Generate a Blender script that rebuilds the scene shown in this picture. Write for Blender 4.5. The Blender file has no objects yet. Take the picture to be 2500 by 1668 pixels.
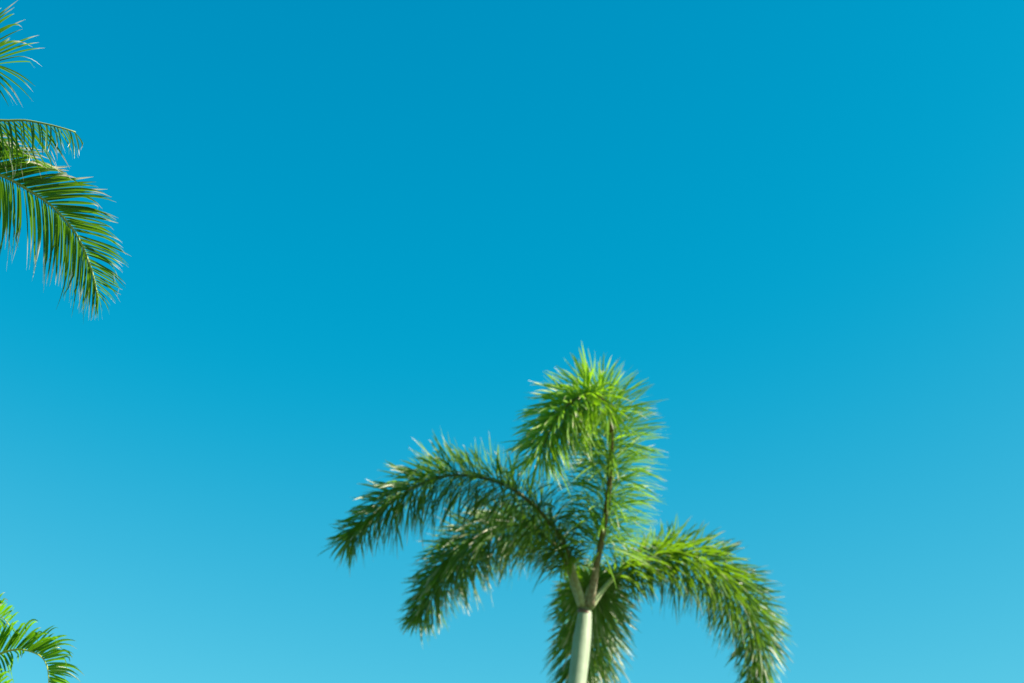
import bpy, math, random
from mathutils import Vector
R = math.radians
random.seed(7)
sc = bpy.context.scene
col = sc.collection

# ------------------------------------------------------------------ camera
PITCH, LENS, CAM_Z = 28.0, 50.0, 1.6
cam = bpy.data.cameras.new('camera')
cam.lens, cam.sensor_width = LENS, 36.0
cam.clip_end = 9000
cam.dof.use_dof = True
cam.dof.focus_distance = 9.9
cam.dof.aperture_fstop = 1.2
cam.dof.aperture_blades = 9
camo = bpy.data.objects.new('camera', cam)
col.objects.link(camo)
camo.location = (0, 0, CAM_Z)
camo.rotation_euler = (R(90 + PITCH), 0, 0)
sc.camera = camo

# ------------------------------------------------------------------ sky, sun, exposure
SUN_EL, SUN_AZ = 32.0, 106.0          # azimuth clockwise from the view direction
world = bpy.data.worlds.new('World')
sc.world = world
world.use_nodes = True
wn = world.node_tree
bg = wn.nodes['Background']
sky = wn.nodes.new('ShaderNodeTexSky')
sky.sky_type = 'NISHITA'
sky.sun_disc = False
sky.sun_elevation = R(SUN_EL)
sky.sun_rotation = R(SUN_AZ)
sep = wn.nodes.new('ShaderNodeSeparateColor')
comb = wn.nodes.new('ShaderNodeCombineColor')
wn.links.new(sky.outputs[0], sep.inputs[0])
def wmath(op, a, b):
    n = wn.nodes.new('ShaderNodeMath'); n.operation = op
    n.inputs[2].default_value = 0.25
    for i, v in enumerate((a, b)):
        if isinstance(v, (int, float)): n.inputs[i].default_value = v
        else: wn.links.new(v, n.inputs[i])
    return n.outputs[0]
# white balance of the clear tropical sky: one even grade for the whole dome
SKY = {'R': (0.86, 1.22), 'G': (1.70, 0.84), 'B': (2.40, 0.62)}
r_ = wmath('MULTIPLY', wmath('SMOOTH_MAX', wmath('SUBTRACT', sep.outputs[0], SKY['R'][1]), 0.0), SKY['R'][0])
g_ = wmath('MULTIPLY', wmath('POWER', sep.outputs[1], SKY['G'][1]), SKY['G'][0])
b_ = wmath('MULTIPLY', wmath('POWER', sep.outputs[2], SKY['B'][1]), SKY['B'][0])
for i, v in enumerate((r_, g_, b_)):
    wn.links.new(wmath('MINIMUM', v, 12.0), comb.inputs[i])
wn.links.new(comb.outputs[0], bg.inputs[0])
bg.inputs[1].default_value = 0.051

sun = bpy.data.lights.new('sun', 'SUN')
sun.energy = 5.0
sun.angle = R(0.53)
sun.color = (1.0, 0.91, 0.74)
suno = bpy.data.objects.new('sun', sun)
col.objects.link(suno)
sd = Vector((math.sin(R(SUN_AZ)) * math.cos(R(SUN_EL)), math.cos(R(SUN_AZ)) * math.cos(R(SUN_EL)), math.sin(R(SUN_EL))))
suno.rotation_euler = (-sd).to_track_quat('-Z', 'Y').to_euler()
suno.location = sd * 60

vs = sc.view_settings
vs.view_transform = 'Standard'
vs.look = 'None'
vs.gamma = 1.0
vs.use_curve_mapping = False
vs.exposure = 1.35

# ------------------------------------------------------------------ helpers
FPX = LENS / 36.0 * 2500
CP, SP = math.cos(R(PITCH)), math.sin(R(PITCH))
def at(px, py, d):
    """the point seen at a photograph pixel, d metres deep"""
    a, b = (px - 1250) / FPX, -(py - 834) / FPX
    return Vector((a * d, (CP - b * SP) * d, CAM_Z + (SP + b * CP) * d))
def pix(p):
    q = p - Vector((0, 0, CAM_Z))
    d = q.y * CP + q.z * SP
    return 1250 + q.x / d * FPX, 834 - (-q.y * SP + q.z * CP) / d * FPX, d

def spline(pts, n):
    """n+1 evenly spaced samples of a Catmull-Rom curve and their tangents; also the control parameter"""
    P = [pts[0] * 2 - pts[1]] + list(pts) + [pts[-1] * 2 - pts[-2]]
    fine, par = [], []
    for k in range(1, len(P) - 2):
        for j in range(24):
            t = j / 24
            a, b, c, d = P[k - 1], P[k], P[k + 1], P[k + 2]
            fine.append(0.5 * (2 * b + (c - a) * t + (2 * a - 5 * b + 4 * c - d) * t * t + (3 * b - a - 3 * c + d) * t ** 3))
            par.append(k - 1 + t)
    fine.append(pts[-1].copy()); par.append(len(pts) - 1)
    L = [0.0]
    for i in range(1, len(fine)): L.append(L[-1] + (fine[i] - fine[i - 1]).length)
    out, op, k = [], [], 0
    for i in range(n + 1):
        s = L[-1] * i / n
        while k < len(L) - 2 and L[k + 1] < s: k += 1
        f = (s - L[k]) / max(1e-9, L[k + 1] - L[k])
        out.append(fine[k].lerp(fine[k + 1], f)); op.append(par[k] + (par[k + 1] - par[k]) * f)
    tan = [(out[min(i + 1, n)] - out[max(i - 1, 0)]).normalized() for i in range(n + 1)]
    return out, tan, op, L[-1]

def perp(t, ref=Vector((0, 0, 1))):
    a = t.cross(ref)
    if a.length < 1e-3: a = t.cross(Vector((1, 0, 0)))
    a.normalize()
    return a, a.cross(t).normalized()

def tube(path, tan, rad, sides=10, flat=1.0, rough=0.0):
    vs_, fs, at_ = [], [], []
    n = len(path)
    a, b = perp(tan[0])
    for i in range(n):
        a = (a - tan[i] * a.dot(tan[i])).normalized(); b = tan[i].cross(a)
        for k in range(sides):
            ph = 2 * math.pi * k / sides
            r = rad[i] * (1 + random.uniform(-rough, rough))
            vs_.append(path[i] + a * math.cos(ph) * r + b * math.sin(ph) * r * flat); at_.append(i / (n - 1))
    for i in range(n - 1):
        for k in range(sides):
            k2 = (k + 1) % sides
            fs.append((i * sides + k, i * sides + k2, (i + 1) * sides + k2, (i + 1) * sides + k))
    fs.append(tuple(range(sides - 1, -1, -1))); fs.append(tuple((n - 1) * sides + k for k in range(sides)))
    return vs_, fs, at_

def mesh(name, vs_, fs, mat, attrs=None, origin=None):
    me = bpy.data.meshes.new(name)
    o = origin or Vector()
    me.from_pydata([v - o for v in vs_], [], fs)
    for k, vals in (attrs or {}).items():
        me.attributes.new(k, 'FLOAT', 'POINT').data.foreach_set('value', vals)
    me.polygons.foreach_set('use_smooth', [True] * len(me.polygons))
    me.materials.append(mat)
    me.update()
    return me

WORLD_LOC = {}
def link(name, me, loc, parent=None):
    o = bpy.data.objects.new(name, me)
    col.objects.link(o)
    WORLD_LOC[o.name] = loc.copy()
    if parent:
        o.parent = parent
        o.location = loc - WORLD_LOC[parent.name]
    else:
        o.location = loc
    return o

# ------------------------------------------------------------------ materials
def nodes_of(name):
    m = bpy.data.materials.new(name); m.use_nodes = True
    nt = m.node_tree
    return m, nt, nt.nodes['Principled BSDF'], nt.nodes['Material Output']
def mixc(nt, fac, a, b):
    n = nt.nodes.new('ShaderNodeMix'); n.data_type = 'RGBA'
    for sock, v in ((n.inputs[0], fac), (n.inputs[6], a), (n.inputs[7], b)):
        if isinstance(v, (int, float)): sock.default_value = v
        elif isinstance(v, tuple): sock.default_value = (*v, 1)
        else: nt.links.new(v, sock)
    return n.outputs[2]
def mrange(nt, v, a, b, c=0.0, d=1.0):
    n = nt.nodes.new('ShaderNodeMapRange'); n.interpolation_type = 'SMOOTHSTEP'
    nt.links.new(v, n.inputs[0])
    for i, x in enumerate((a, b, c, d)):
        if isinstance(x, (int, float)): n.inputs[i + 1].default_value = x
        else: nt.links.new(x, n.inputs[i + 1])
    return n.outputs[0]
def attr(nt, k):
    n = nt.nodes.new('ShaderNodeAttribute'); n.attribute_name = k
    return n.outputs['Fac']
def noise(nt, scale, detail=3, rough=.55):
    tc = nt.nodes.new('ShaderNodeTexCoord')
    n = nt.nodes.new('ShaderNodeTexNoise')
    n.inputs['Scale'].default_value = scale; n.inputs['Detail'].default_value = detail; n.inputs['Roughness'].default_value = rough
    nt.links.new(tc.outputs['Object'], n.inputs['Vector'])
    return n.outputs['Fac'], tc
def mth(nt, op, a, b=0.0):
    n = nt.nodes.new('ShaderNodeMath'); n.operation = op
    for i, v in enumerate((a, b)):
        if isinstance(v, (int, float)): n.inputs[i].default_value = v
        else: nt.links.new(v, n.inputs[i])
    return n.outputs[0]

def leaf_mat(name, dark, light, thru, dry, dry_at, dry_w, rough, trans, spec=.6):
    m, nt, p, out = nodes_of(name)
    rnd, tip = attr(nt, 'rnd'), attr(nt, 'tip')
    nz, _ = noise(nt, 9.0, 3)
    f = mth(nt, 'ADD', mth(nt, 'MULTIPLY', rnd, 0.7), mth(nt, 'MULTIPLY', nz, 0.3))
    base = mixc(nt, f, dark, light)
    thr = mixc(nt, f, tuple(c * .5 for c in thru), thru)
    # withered leaf tips: how far up they reach differs from leaflet to leaflet
    rnd2 = mth(nt, 'FRACT', mth(nt, 'MULTIPLY', rnd, 7.31))
    lo = mth(nt, 'ADD', dry_at, mth(nt, 'MULTIPLY', rnd2, 0.42))
    hi = mth(nt, 'ADD', lo, dry_w)
    d = mrange(nt, mth(nt, 'ADD', tip, mth(nt, 'MULTIPLY', mth(nt, 'SUBTRACT', nz, 0.5), 0.12)), lo, hi)
    bc = mixc(nt, d, base, dry)
    tcx = mixc(nt, d, thr, tuple(c * .8 for c in dry))
    nt.links.new(bc, p.inputs['Base Color'])
    p.inputs['Roughness'].default_value = rough
    p.inputs['IOR'].default_value = 1.45
    if 'Specular IOR Level' in p.inputs: p.inputs['Specular IOR Level'].default_value = spec
    tr = nt.nodes.new('ShaderNodeBsdfTranslucent'); nt.links.new(tcx, tr.inputs[0])
    mx = nt.nodes.new('ShaderNodeMixShader'); mx.inputs[0].default_value = trans
    nt.links.new(p.outputs[0], mx.inputs[1]); nt.links.new(tr.outputs[0], mx.inputs[2])
    nt.links.new(mx.outputs[0], out.inputs[0])
    return m

M = {}
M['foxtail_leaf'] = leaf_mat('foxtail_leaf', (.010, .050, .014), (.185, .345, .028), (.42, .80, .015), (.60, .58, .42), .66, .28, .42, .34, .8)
M['coconut_leaf'] = leaf_mat('coconut_leaf', (.010, .054, .008), (.040, .130, .012), (.20, .48, .012), (.74, .68, .56), .57, .16, .38, .36)
M['arching_leaf'] = leaf_mat('arching_leaf', (.020, .090, .007), (.055, .160, .012), (.26, .66, .01), (.55, .52, .34), .70, .20, .32, .50)

def stem_mat(name, pale, green, scurf, amount):
    m, nt, p, out = nodes_of(name)
    s = attr(nt, 'tip'); nz, _ = noise(nt, 22.0, 4)
    c = mixc(nt, mrange(nt, s, .02, .30), pale, green)
    c = mixc(nt, mth(nt, 'MULTIPLY', mrange(nt, nz, .38, .62), amount), c, scurf)
    nt.links.new(c, p.inputs['Base Color']); p.inputs['Roughness'].default_value = .5
    return m
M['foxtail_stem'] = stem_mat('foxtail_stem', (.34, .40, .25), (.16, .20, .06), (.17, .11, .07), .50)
M['foxtail_brown_stem'] = stem_mat('foxtail_brown_stem', (.24, .24, .17), (.15, .11, .06), (.13, .075, .045), .70)
M['foxtail_stem_lit'] = stem_mat('foxtail_lit_stem', (.36, .44, .25), (.20, .28, .05), (.20, .16, .08), .35)  # sunlit look of the right frond's stalk put into its stem colour
M['coconut_stem'] = stem_mat('coconut_stem', (.28, .28, .08), (.24, .32, .06), (.22, .24, .14), .35)
M['arching_stem'] = stem_mat('arching_stem', (.30, .36, .08), (.42, .46, .05), (.30, .30, .10), .25)

def trunk_mat(name, a, b, ring, scale, rings=True):
    m, nt, p, out = nodes_of(name)
    nz, tc = noise(nt, scale, 6, .62)
    mp = nt.nodes.new('ShaderNodeMapping'); nt.links.new(tc.outputs['Object'], mp.inputs[0])
    mp.inputs['Scale'].default_value = (9, 9, .8)
    st = nt.nodes.new('ShaderNodeTexNoise'); st.inputs['Scale'].default_value = 3; st.inputs['Detail'].default_value = 5
    nt.links.new(mp.outputs[0], st.inputs['Vector'])
    c = mixc(nt, nz, a, b)
    c = mixc(nt, mrange(nt, st.outputs['Fac'], .52, .75, 0, .45), c, ring)
    nt.links.new(c, p.inputs['Base Color']); p.inputs['Roughness'].default_value = .55
    bp = nt.nodes.new('ShaderNodeBump'); bp.inputs['Strength'].default_value = .25; bp.inputs['Distance'].default_value = .01
    nt.links.new(st.outputs['Fac'], bp.inputs['Height']); nt.links.new(bp.outputs[0], p.inputs['Normal'])
    return m
M['crownshaft'] = trunk_mat('crownshaft', (.17, .23, .15), (.33, .39, .28), (.10, .13, .08), 6)
M['bark'] = trunk_mat('palm_bark', (.22, .20, .17), (.34, .31, .27), (.12, .10, .08), 9)
M['scar'] = trunk_mat('brown_scar', (.10, .05, .035), (.20, .11, .08), (.05, .03, .02), 40)
M['fibre'] = trunk_mat('brown_fibre', (.16, .10, .05), (.26, .17, .09), (.08, .05, .03), 30)

# ------------------------------------------------------------------ ground
def build_ground():
    m, nt, p, out = nodes_of('lawn')
    n1, _ = noise(nt, .08, 6); n2, _ = noise(nt, 6.0, 6, .7)
    c = mixc(nt, n1, (.045, .085, .018), (.10, .12, .035))
    c = mixc(nt, mrange(nt, n2, .45, .75, 0, .6), c, (.14, .13, .06))
    nt.links.new(c, p.inputs['Base Color']); p.inputs['Roughness'].default_value = .9
    vs_, fs = [Vector((0, 0, 0))], []
    rings = [3, 8, 20, 45, 100, 250, 700, 2000, 6000]
    ns = 48
    for j, r in enumerate(rings):
        for k in range(ns):
            a = 2 * math.pi * k / ns
            z = 0 if r < 60 else .004 * r * (math.sin(a * 3 + j) + math.sin(a * 7 + j * 2)) * .15
            vs_.append(Vector((r * math.cos(a), r * math.sin(a), z)))
    for k in range(ns): fs.append((0, 1 + k, 1 + (k + 1) % ns))
    for j in range(len(rings) - 1):
        for k in range(ns):
            a, b = 1 + j * ns, 1 + (j + 1) * ns; k2 = (k + 1) % ns
            fs.append((a + k, b + k, b + k2, a + k2))
    o = link('ground', mesh('ground', vs_, fs, m), Vector())
    o['kind'] = 'structure'
    o['label'] = 'mown green lawn running out to the horizon below the palms'
build_ground()

# ------------------------------------------------------------------ leaflets
def width_ribbon(s):                       # long strap that narrows to a point
    a = min(1, .35 + s * 5.0)
    return a * (1 if s < .45 else max(.06, 1 - ((s - .45) / .55) ** 1.6 * .94))
def width_fish(s):                         # foxtail leaflet: widest past the middle, ragged blunt end
    return (.30 + .70 * min(1, s * 2.4)) * (1 if s < .62 else max(.10, 1 - ((s - .62) / .38) ** 1.5 * .9))

def leaflet(base, ctrl, tip, width, nrm, rnd, prof, segs=6, fold=.35, twist=0.0, kink=None, curl=0.0):
    """one folded blade: verts, faces, attributes. kink = (where, direction): the blade is snapped there and hangs."""
    pts = []
    for i in range(segs + 1):
        s = i / segs
        pts.append(base * (1 - s) ** 2 + ctrl * (2 * s * (1 - s)) + tip * s * s)
    if kink:
        k0, kd = kink
        i0 = max(1, int(k0 * segs))
        step = (tip - base).length / segs * .8
        for i in range(i0 + 1, segs + 1):
            run = (pts[i0] - pts[i0 - 1]).normalized()
            e = min(1.0, (i - i0) / 2.5)
            pts[i] = pts[i - 1] + (run * (1 - e) + kd * e + Vector((random.uniform(-.3, .3), random.uniform(-.3, .3), random.uniform(-.2, .15)))).normalized() * step
    elif curl:
        Lc = (tip - base).length
        sw = Vector((random.uniform(-.5, .5), random.uniform(-.5, .5), -1))
        for i in range(segs + 1):
            pts[i] = pts[i] + sw * (Lc * curl * max(0, i / segs - .5) ** 2 * 4)
    vs_, fs, tp = [], [], []
    for i in range(segs + 1):
        s = i / segs
        t = (pts[min(i + 1, segs)] - pts[max(i - 1, 0)])
        t.normalize()
        side = t.cross(nrm)
        if side.length < 1e-3: side = t.cross(Vector((.3, .5, .8)))
        side.normalize()
        up = side.cross(t)
        an = twist * s
        side, up = side * math.cos(an) + up * math.sin(an), up * math.cos(an) - side * math.sin(an)
        w = width * prof(s) * .5
        vs_ += [pts[i] - side * w + up * w * fold, pts[i], pts[i] + side * w + up * w * fold]
        tp += [s, s, s]
    for i in range(segs):
        q = i * 3
        fs += [(q, q + 1, q + 4, q + 3), (q + 1, q + 2, q + 5, q + 4)]
    return dict(v=vs_, f=fs, tip=tp, rnd=rnd, base=base, end=pts[-1], mid=pts[segs // 2], w=width)

def in_view(p):
    x, y, d = pix(p)
    return d > 0 and -10 < x < 2510 and -10 < y < 1678
def score(l):
    if not (in_view(l['end']) or in_view(l['mid'])): return 0.0
    a, b, c = pix(l['base']), pix(l['mid']), pix(l['end'])
    return (math.hypot(a[0] - b[0], a[1] - b[1]) + math.hypot(b[0] - c[0], b[1] - c[1])) * l['w'] / c[2]

def finish_palm(palm, fronds, mat, limit=300):
    """the leaflets that show largest become objects under their frond, the rest one mass under the palm"""
    allv = [(score(l), fo, l) for fo, ls in fronds for l in ls]
    allv.sort(key=lambda t: -t[0])
    single = [t for t in allv[:limit] if t[0] > 0]
    rest = allv[len(single):]
    for _, fo, l in single:
        n = len(l['v'])
        me = mesh('leaflet', l['v'], l['f'], mat, {'tip': l['tip'], 'rnd': [l['rnd']] * n}, l['base'])
        link('leaflet', me, l['base'], fo)
    if rest:
        vs_, fs, tp, rn = [], [], [], []
        for _, fo, l in rest:
            k = len(vs_)
            vs_ += l['v']; fs += [tuple(i + k for i in f) for f in l['f']]
            tp += l['tip']; rn += [l['rnd']] * len(l['v'])
        o = link('foliage', mesh('foliage', vs_, fs, mat, {'tip': tp, 'rnd': rn}, WORLD_LOC[palm.name]), WORLD_LOC[palm.name], palm)
        o['kind'] = 'stuff'

def palm_root(name, label, ground):
    e = link(name, None, ground)
    e.empty_display_size = .3
    e['label'] = label
    e['category'] = 'palm tree'
    e['group'] = 'palms under the blue sky'
    return e

def stem_obj(name, path, tan, rad, mat, parent, sides=10, flat=1.0, rough=0.0):
    v, f, a = tube(path, tan, rad, sides, flat, rough)
    o = link(name, mesh(name, v, f, mat, {'tip': a}, path[0]), path[0], parent)
    return o

def ringed_trunk(pts, r0, r1, parent, mat, step=.09):
    path, tan, _, L = spline(pts, 10)
    n = int(L / (step / 4))
    path, tan, _, L = spline(pts, n)
    rad = []
    for i in range(n + 1):
        s = i / n
        r = r0 + (r1 - r0) * s + .35 * r0 * math.exp(-s * L / .35)
        rad.append(r * (1 + (.045 if i % 4 == 0 else -.012 * (i % 4))))
    return stem_obj('trunk', path, tan, rad, mat, parent, 18, 1.0, .012)

# ------------------------------------------------------------------ foxtail palm
def build_foxtail():
    K = at(1429, 1494, 18.0)
    u = at(1409, 1668, 1.0)
    low = at(1409, 1668, K.y / u.y)
    g = Vector((low.x - .45, K.y + .1, 0))
    palm = palm_root('foxtail_palm', 'whole foxtail palm with pale smooth crownshaft and bushy plume fronds, standing alone', g)
    # crownshaft and trunk
    sh_dir = (low - K).normalized()
    B = K + sh_dir * 1.25
    ringed_trunk([g, Vector((g.x + .02, g.y, 1.6)), (g + B) / 2 + Vector((-.08, 0, .6)), B + sh_dir * .5, B - sh_dir * .02], .15, .115, palm, M['bark'])
    n = 26
    path = [K + sh_dir * (1.3 * i / n) for i in range(n + 1)]
    tan = [sh_dir] * (n + 1)
    rad = [.084 + .018 * min(1, (i / n) * 3.5) ** .7 + .012 * math.sin(math.pi * min(1, i / n)) for i in range(n + 1)]
    stem_obj('crownshaft', path, tan, rad, M['crownshaft'], palm, 24)
    up = -sh_dir
    a, b = perp(up)
    # old leaf scar round the neck, and the sheath that the youngest stalks leave from
    sp, st, sr = [], [], []
    for i in range(9):
        s = i / 8
        sp.append(K + up * (-.04 + .05 * s) + Vector((-.010, -.004, 0))); st.append((up + Vector((.25, 0, 0))).normalized()); sr.append(.083 + .010 * math.sin(math.pi * s))
    stem_obj('leaf_scar', sp, st, sr, M['scar'], palm, 24, 1.0, .03)
    sp = [K + up * (.018 + .15 * i / 8) + Vector((.016, 0, 0)) * (i / 8) for i in range(9)]
    stem_obj('sheath', sp, [up] * 9, [.082 - .040 * (i / 8) ** .8 for i in range(9)], M['crownshaft'], palm, 20)

    F = [
      # control pixels and depth, number of leaflets, leaflet length, droop, where they begin, stem material, withered
      ([(1424,1478,17.98),(1408,1425,17.9),(1373,1320,17.85),(1290,1222,17.75),(1192,1170,17.65),(1070,1165,17.5),(960,1220,17.35),(880,1288,17.25),(844,1322,17.2)], 1200, .66, .24, .12, 'foxtail_stem'),
      ([(1420,1480,18.05),(1404,1440,18.1),(1366,1345,18.3),(1277,1282,18.6),(1172,1306,18.9),(1100,1376,19.1),(1046,1460,19.2),(1018,1508,19.2)], 1100, .64, .26, .14, 'foxtail_stem'),
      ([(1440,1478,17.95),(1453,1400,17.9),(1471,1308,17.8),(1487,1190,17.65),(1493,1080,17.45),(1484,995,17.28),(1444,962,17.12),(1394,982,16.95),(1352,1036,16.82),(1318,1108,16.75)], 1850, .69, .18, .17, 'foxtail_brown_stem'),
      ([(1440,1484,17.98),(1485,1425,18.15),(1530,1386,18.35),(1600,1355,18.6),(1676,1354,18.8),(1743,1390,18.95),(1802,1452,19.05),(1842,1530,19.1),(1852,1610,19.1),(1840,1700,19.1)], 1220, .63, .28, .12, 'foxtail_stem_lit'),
      ([(1432,1482,18.06),(1438,1440,18.3),(1446,1425,18.7),(1446,1455,19.2),(1436,1530,19.6),(1424,1620,19.85),(1412,1720,20.0)], 1080, .66, .28, .12, 'foxtail_stem'),
    ]
    fronds = []
    for pts, cnt, L0, droop, s0, sm in F:
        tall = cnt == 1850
        fwd, pw, p0 = (22, 1.0, 1.0) if tall else (34, 1.0, .62)
        P3 = [at(*p) for p in pts]
        N = 60
        path, tan, _, L = spline(P3, N)
        rad = [(.042 if tall else .034) * (1 - i / N) ** .8 + .004 for i in range(N + 1)]
        for i in range(9): rad[i] += .020 * (1 - i / 9) ** 1.6
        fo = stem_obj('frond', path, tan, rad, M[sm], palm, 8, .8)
        ls = []
        for i in range(cnt):
            s = s0 + (1 - s0) * (((i // 9) * 9 + 4.5 + random.gauss(0, 3.0)) / cnt) ** pw
            s = min(.999, max(s0, s))
            x = s * N; k = min(N - 1, int(x)); fr = x - k
            b0 = path[k].lerp(path[k + 1], fr); T = tan[k].lerp(tan[k + 1], fr).normalized()
            q = (s - s0) / (1 - s0)
            if q > .62 and random.random() < (q - .62) * (1.5 if tall else 1.2): continue
            A, Bv = perp(T)
            ph = i * 2.39996 + random.uniform(-.5, .5)
            ang = R(77 - fwd * s ** 2.2 + random.uniform(-18, 18))
            rad_dir = A * math.cos(ph) + Bv * math.sin(ph)
            d = (T * math.cos(ang) + rad_dir * math.sin(ang)).normalized()
            # the tall frond carries few leaflets on the outer side of its stalk, which stays bare and brown
            if tall and q < .55 and rad_dir.y < -.35 and random.random() < .75: continue
            pl = (p0 + (1 - p0) * min(1, q * 3.5)) * (1 - (.28 if tall else .5) * max(0, q - .6) / .4)
            Ln = L0 * pl * random.uniform(.82, 1.1)
            dr = droop * random.uniform(.2, 1.9)
            tip = b0 + d * Ln + Vector((0, 0, -1)) * Ln * dr
            tip += Vector((random.uniform(-1, 1), random.uniform(-1, 1), 0)) * Ln * .05
            ct = b0 + d * Ln * .55
            nr = (T - d * T.dot(d)) * .8 + Vector((random.uniform(-.5, .5), random.uniform(-.5, .5), random.uniform(-.2, .8)))
            ls.append(leaflet(b0, ct, tip, random.uniform(.018, .034), nr.normalized(), (.62 + .38 * random.random()) if tall else .30 * random.random(), width_fish, 5, .3, random.uniform(-.6, .6)))  # colour range carries sunlight on the tall frond, shade on the others
        fronds.append((fo, ls))
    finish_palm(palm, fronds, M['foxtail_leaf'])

# ------------------------------------------------------------------ palms with two ranks of leaflets
def rank_frond(palm, pts, ups, lows, n, wid, mat, r0, seed, dry_kink, jit, d_up=-.12, d_low=.08, s0=.0, sag=.12, curl=.22, pw=.9):
    """rachis through pts; ups/lows give the leaflet end for each control point (pixels), None = no leaflet."""
    rg = random.Random(seed)
    P3 = [at(*p) for p in pts]
    N = 70
    path, tan, par, L = spline(P3, N)
    rad = [r0 * (1 - .86 * (i / N)) + .002 for i in range(N + 1)]
    fo = stem_obj('frond', path, tan, rad, mat, palm, 8, .75)
    ls = []
    for side, ends, dd in ((1, ups, d_up), (-1, lows, d_low)):
        for i in range(n):
            s = s0 + (1 - s0) * (max(0, i + .5 + rg.uniform(-.42, .42)) / n) ** pw
            s = min(.999, s)
            if rg.random() < .06: continue
            x = min(N - 1e-4, s * N); k = int(x); fr = x - k
            b0 = path[k].lerp(path[k + 1], fr); T = tan[k].lerp(tan[k + 1], fr).normalized()
            u = par[k] + (par[k + 1] - par[k]) * fr
            j = min(len(ends) - 2, int(u)); f = u - j
            if ends[j] is None or ends[j + 1] is None: continue
            ex = ends[j][0] + (ends[j + 1][0] - ends[j][0]) * f
            ey = ends[j][1] + (ends[j + 1][1] - ends[j][1]) * f
            bp = pix(b0)
            ln = rg.uniform(1 - jit, 1 + jit * .4)
            ex = bp[0] + (ex - bp[0]) * ln + rg.gauss(0, 5); ey = bp[1] + (ey - bp[1]) * ln + rg.gauss(0, 5)
            tip = at(ex, ey, bp[2] + dd + rg.uniform(-.06, .06))
            D = tip - b0; Ln = D.length
            ct = b0 + D * .5 + Vector((0, 0, 1)) * Ln * sag * rg.uniform(.3, 1.3) + T * Ln * .06
            fn = D.cross(T)
            if fn.length < 1e-4: fn = Vector((0, 0, 1))
            fn.normalize()
            if fn.z < 0: fn = -fn
            nr = (fn + T * rg.uniform(-.15, .55) + Vector((0, 0, .25))).normalized()
            kk = None
            if rg.random() < dry_kink:
                kk = (rg.uniform(.55, .85), (Vector((rg.uniform(-.6, .6), rg.uniform(-.5, .5), -1)) + D.normalized() * .3).normalized())
            ls.append(leaflet(b0, ct, tip, wid * rg.uniform(.75, 1.15) * (1 - .6 * s ** 3), nr, rg.random(), width_ribbon, 9, .45, rg.uniform(-.6, .6), kk, curl * rg.uniform(0, 1) ** 1.5))
    return fo, ls

def free_frond(palm, C, az, el, length, n, lw, wid, mat, r0, seed, arch=1.0, lift=.1):
    """a frond of the crown's far side, grown by rule: out along az, arching over under its weight."""
    rg = random.Random(seed)
    h = Vector((math.cos(az), math.sin(az), 0))
    pts, p, e = [], C.copy(), el
    for i in range(9):
        pts.append(p.copy())
        p = p + (h * math.cos(e) + Vector((0, 0, math.sin(e)))) * length / 8
        e -= R(13) * arch * (.5 + i / 8)
    N = 50
    path, tan, par, L = spline(pts, N)
    fo = stem_obj('frond', path, tan, [r0 * (1 - .86 * i / N) + .002 for i in range(N + 1)], mat, palm, 8, .75)
    side0 = h.cross(Vector((0, 0, 1)))
    ls = []
    for sd_ in (1, -1):
        for i in range(n):
            s = .15 + .85 * (i + .5) / n
            x = min(N - 1e-4, s * N); k = int(x); fr = x - k
            b0 = path[k].lerp(path[k + 1], fr); T = tan[k]
            a = R(62 - 38 * s ** 2)
            up = side0.cross(T).normalized()
            if up.z < 0: up = -up
            d = (T * math.cos(a) + side0 * sd_ * math.sin(a) + up * lift).normalized()
            Ln = lw * (.5 + .5 * min(1, (s - .1) * 4)) * (1 - .5 * max(0, s - .6) / .4) * rg.uniform(.85, 1.1)
            tip = b0 + d * Ln * .9 + Vector((0, 0, -1)) * Ln * rg.uniform(.3, .6)
            ls.append(leaflet(b0, b0 + d * Ln * .55, tip, wid * rg.uniform(.8, 1.15), (up + T * rg.uniform(0, .5)).normalized(), rg.random(), width_ribbon, 6, .4, rg.uniform(-.4, .4)))
    return fo, ls

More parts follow.
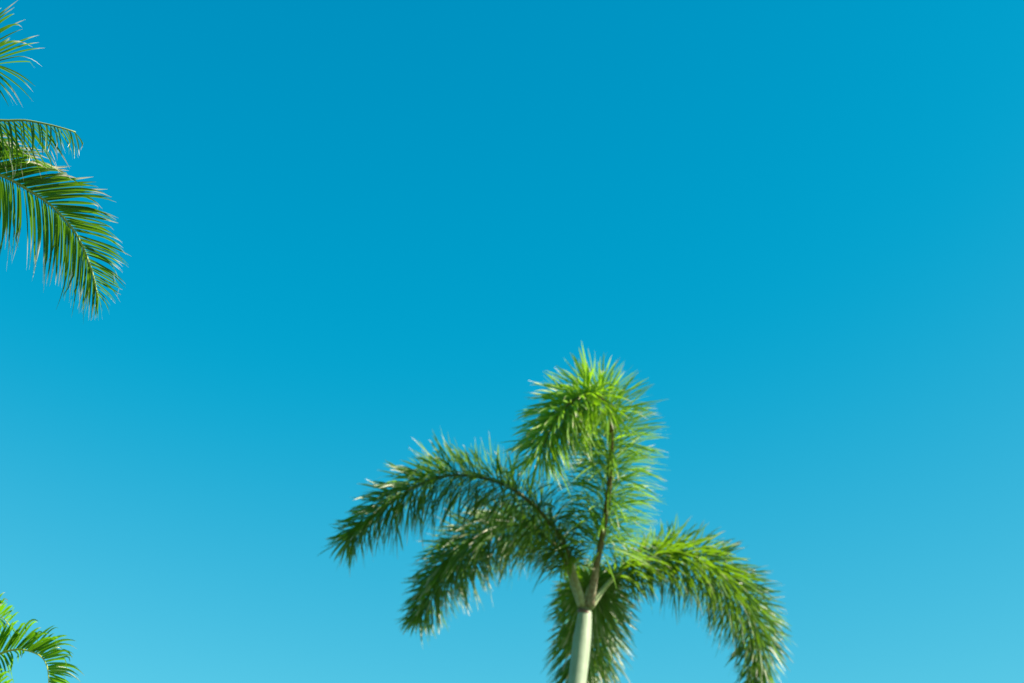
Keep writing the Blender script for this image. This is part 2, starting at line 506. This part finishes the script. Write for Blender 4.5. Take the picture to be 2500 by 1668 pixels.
def build_coconut():
    C = at(-900, 300, 10.6)
    g = Vector((C.x - .7, C.y + .3, 0))
    palm = palm_root('coconut_palm', 'tall coconut palm with long ragged fronds and withered white leaflet tips', g)
    ringed_trunk([g, Vector((g.x + .05, g.y, 1.5)), Vector((g.x + .35, g.y - .15, 4.5)), C + Vector((0, 0, -.25)), C + Vector((.01, 0, .1))], .17, .12, palm, M['bark'], .11)
    sp = [C + Vector((0, 0, -.35 + .6 * i / 8)) for i in range(9)]
    stem_obj('leaf_base_fibre', sp, [Vector((0, 0, 1))] * 9, [.13, .17, .19, .2, .19, .17, .14, .1, .05], M['fibre'], palm, 18, 1.0, .06)
    W, S, ML = .036, M['coconut_stem'], M['coconut_leaf']
    fr = []
    # the long frond that droops to the lower right
    pts = [(-900,300,10.6),(-650,262,10.35),(-400,285,10.15),(-180,352,10.0),(0,427,9.95),(66,462,9.9),(133,509,9.87),(189,577,9.85),(224,661,9.85),(239,728,9.87)]
    ups = [(-760,120),(-420,120),(-130,200),(60,335),(168,402),(246,440),(288,520),(310,622),(300,705),(258,770)]
    lows = [(-880,420),(-640,520),(-390,585),(-175,620),(2,628),(72,662),(132,690),(180,748),(218,772),(236,782)]
    fr.append(rank_frond(palm, pts, ups, lows, 175, .029, S, .034, 11, .12, .16, s0=.12, pw=.8))
    # the frond above it, seen edge on, leaflets hanging in a torn curtain
    pts = [(-900,290,10.6),(-620,262,10.2),(-330,262,9.9),(-120,281,9.75),(0,294,9.68),(60,294,9.65),(116,304,9.62),(152,313,9.6),(184,323,9.6)]
    ups = [(-800,440),(-560,450),(-270,450),(-30,455),(105,440),(150,415),(175,395),(190,380),(212,356)]
    lows = [(-890,430),(-600,440),(-320,445),(-100,445),(20,430),(62,410),(116,390),(165,395),(194,376)]
    fr.append(rank_frond(palm, pts, ups, lows, 110, .026, S, .030, 12, .60, .34, d_up=.12, d_low=-.1, s0=.12))
    # the frond whose fan of leaflets reaches into the frame at the top
    pts = [(-900,290,10.6),(-640,190,10.5),(-400,152,10.4),(-220,148,10.3),(-120,150,10.25),(-60,154,10.2),(-8,158,10.2)]
    ups = [(-760,120),(-420,-80),(-190,-120),(-20,-50),(62,20),(106,84),(106,146)]
    lows = [(-860,420),(-600,380),(-350,350),(-150,320),(-30,262),(60,256),(100,206)]
    fr.append(rank_frond(palm, pts, ups, lows, 66, .034, S, .030, 13, .14, .12, s0=.12))
    k = 0
    for az, el in ((100, 30), (135, 55), (160, 15), (190, 40), (215, 60), (235, 20), (262, 45), (285, 10), (120, -5), (200, -15)):
        fr.append(free_frond(palm, C, R(az), R(el), 3.6, 60, .8, .04, S, .034, 40 + k)); k += 1
    finish_palm(palm, fr, ML)

def build_arching():
    C = at(-170, 1720, 12.1)
    g = Vector((C.x - .2, C.y + .1, 0))
    palm = palm_root('arching_palm', 'short palm with bright green fronds curling over in tight arches', g)
    ringed_trunk([g, Vector((g.x, g.y, 1.2)), C + Vector((-.08, 0, -1.2)), C + Vector((0, 0, -.55)), C + Vector((0, 0, -.5))], .13, .085, palm, M['bark'], .08)
    n = 14
    stem_obj('crownshaft', [C + Vector((0, 0, -.6 + .65 * i / n)) for i in range(n + 1)], [Vector((0, 0, 1))] * (n + 1), [.092 - .045 * (i / n) ** 2 for i in range(n + 1)], M['crownshaft'], palm, 20)
    S, ML = M['arching_stem'], M['arching_leaf']
    fr = []
    pts = [(-170,1716,12.1),(-120,1660,12.0),(-60,1618,11.9),(0,1596,11.85),(40,1586,11.8),(79,1592,11.75),(103,1606,11.72),(115,1628,11.7),(119,1660,11.7),(117,1700,11.72)]
    ups = [(-150,1620),(-80,1540),(-10,1495),(60,1492),(112,1512),(178,1545),(198,1592),(200,1640),(182,1690),(140,1745)]
    lows = [(-150,1740),(-90,1720),(-30,1690),(22,1655),(58,1600),(150,1530),(185,1570),(192,1620),(176,1675),(130,1740)]
    fr.append(rank_frond(palm, pts, ups, lows, 58, .031, S, .017, 21, .25, .24, d_up=-.05, d_low=.14, s0=.15, sag=.16))
    pts = [(-172,1716,12.12),(-150,1650,12.2),(-110,1580,12.3),(-70,1530,12.35),(-30,1505,12.35),(5,1508,12.3),(25,1530,12.25)]
    ups = [(-190,1600),(-150,1540),(-90,1460),(-30,1425),(15,1440),(45,1475),(60,1510)]
    lows = [(-120,1690),(-90,1640),(-50,1600),(-20,1570),(15,1560),(40,1560),(50,1565)]
    fr.append(rank_frond(palm, pts, ups, lows, 46, .028, S, .016, 22, .2, .2, s0=.15, sag=.08))
    pts = [(-168,1720,12.05),(-110,1690,11.9),(-60,1672,11.75),(-20,1672,11.65),(10,1690,11.6),(20,1725,11.6)]
    ups = [(-130,1640),(-70,1620),(-20,1618),(25,1636),(45,1665),(50,1710)]
    lows = [(-120,1760),(-80,1750),(-40,1740),(-10,1740),(10,1750),(25,1760)]
    fr.append(rank_frond(palm, pts, ups, lows, 40, .026, S, .016, 23, .35, .25, s0=.15, sag=.08))
    for k, (az, el) in enumerate(((95, 60), (150, 45), (180, 70), (215, 40), (250, 60), (285, 30))):
        fr.append(free_frond(palm, C, R(az), R(el), 1.55, 44, .40, .034, S, .017, 60 + k, 1.9, .5))
    finish_palm(palm, fr, ML)

build_foxtail()
build_coconut()
build_arching()
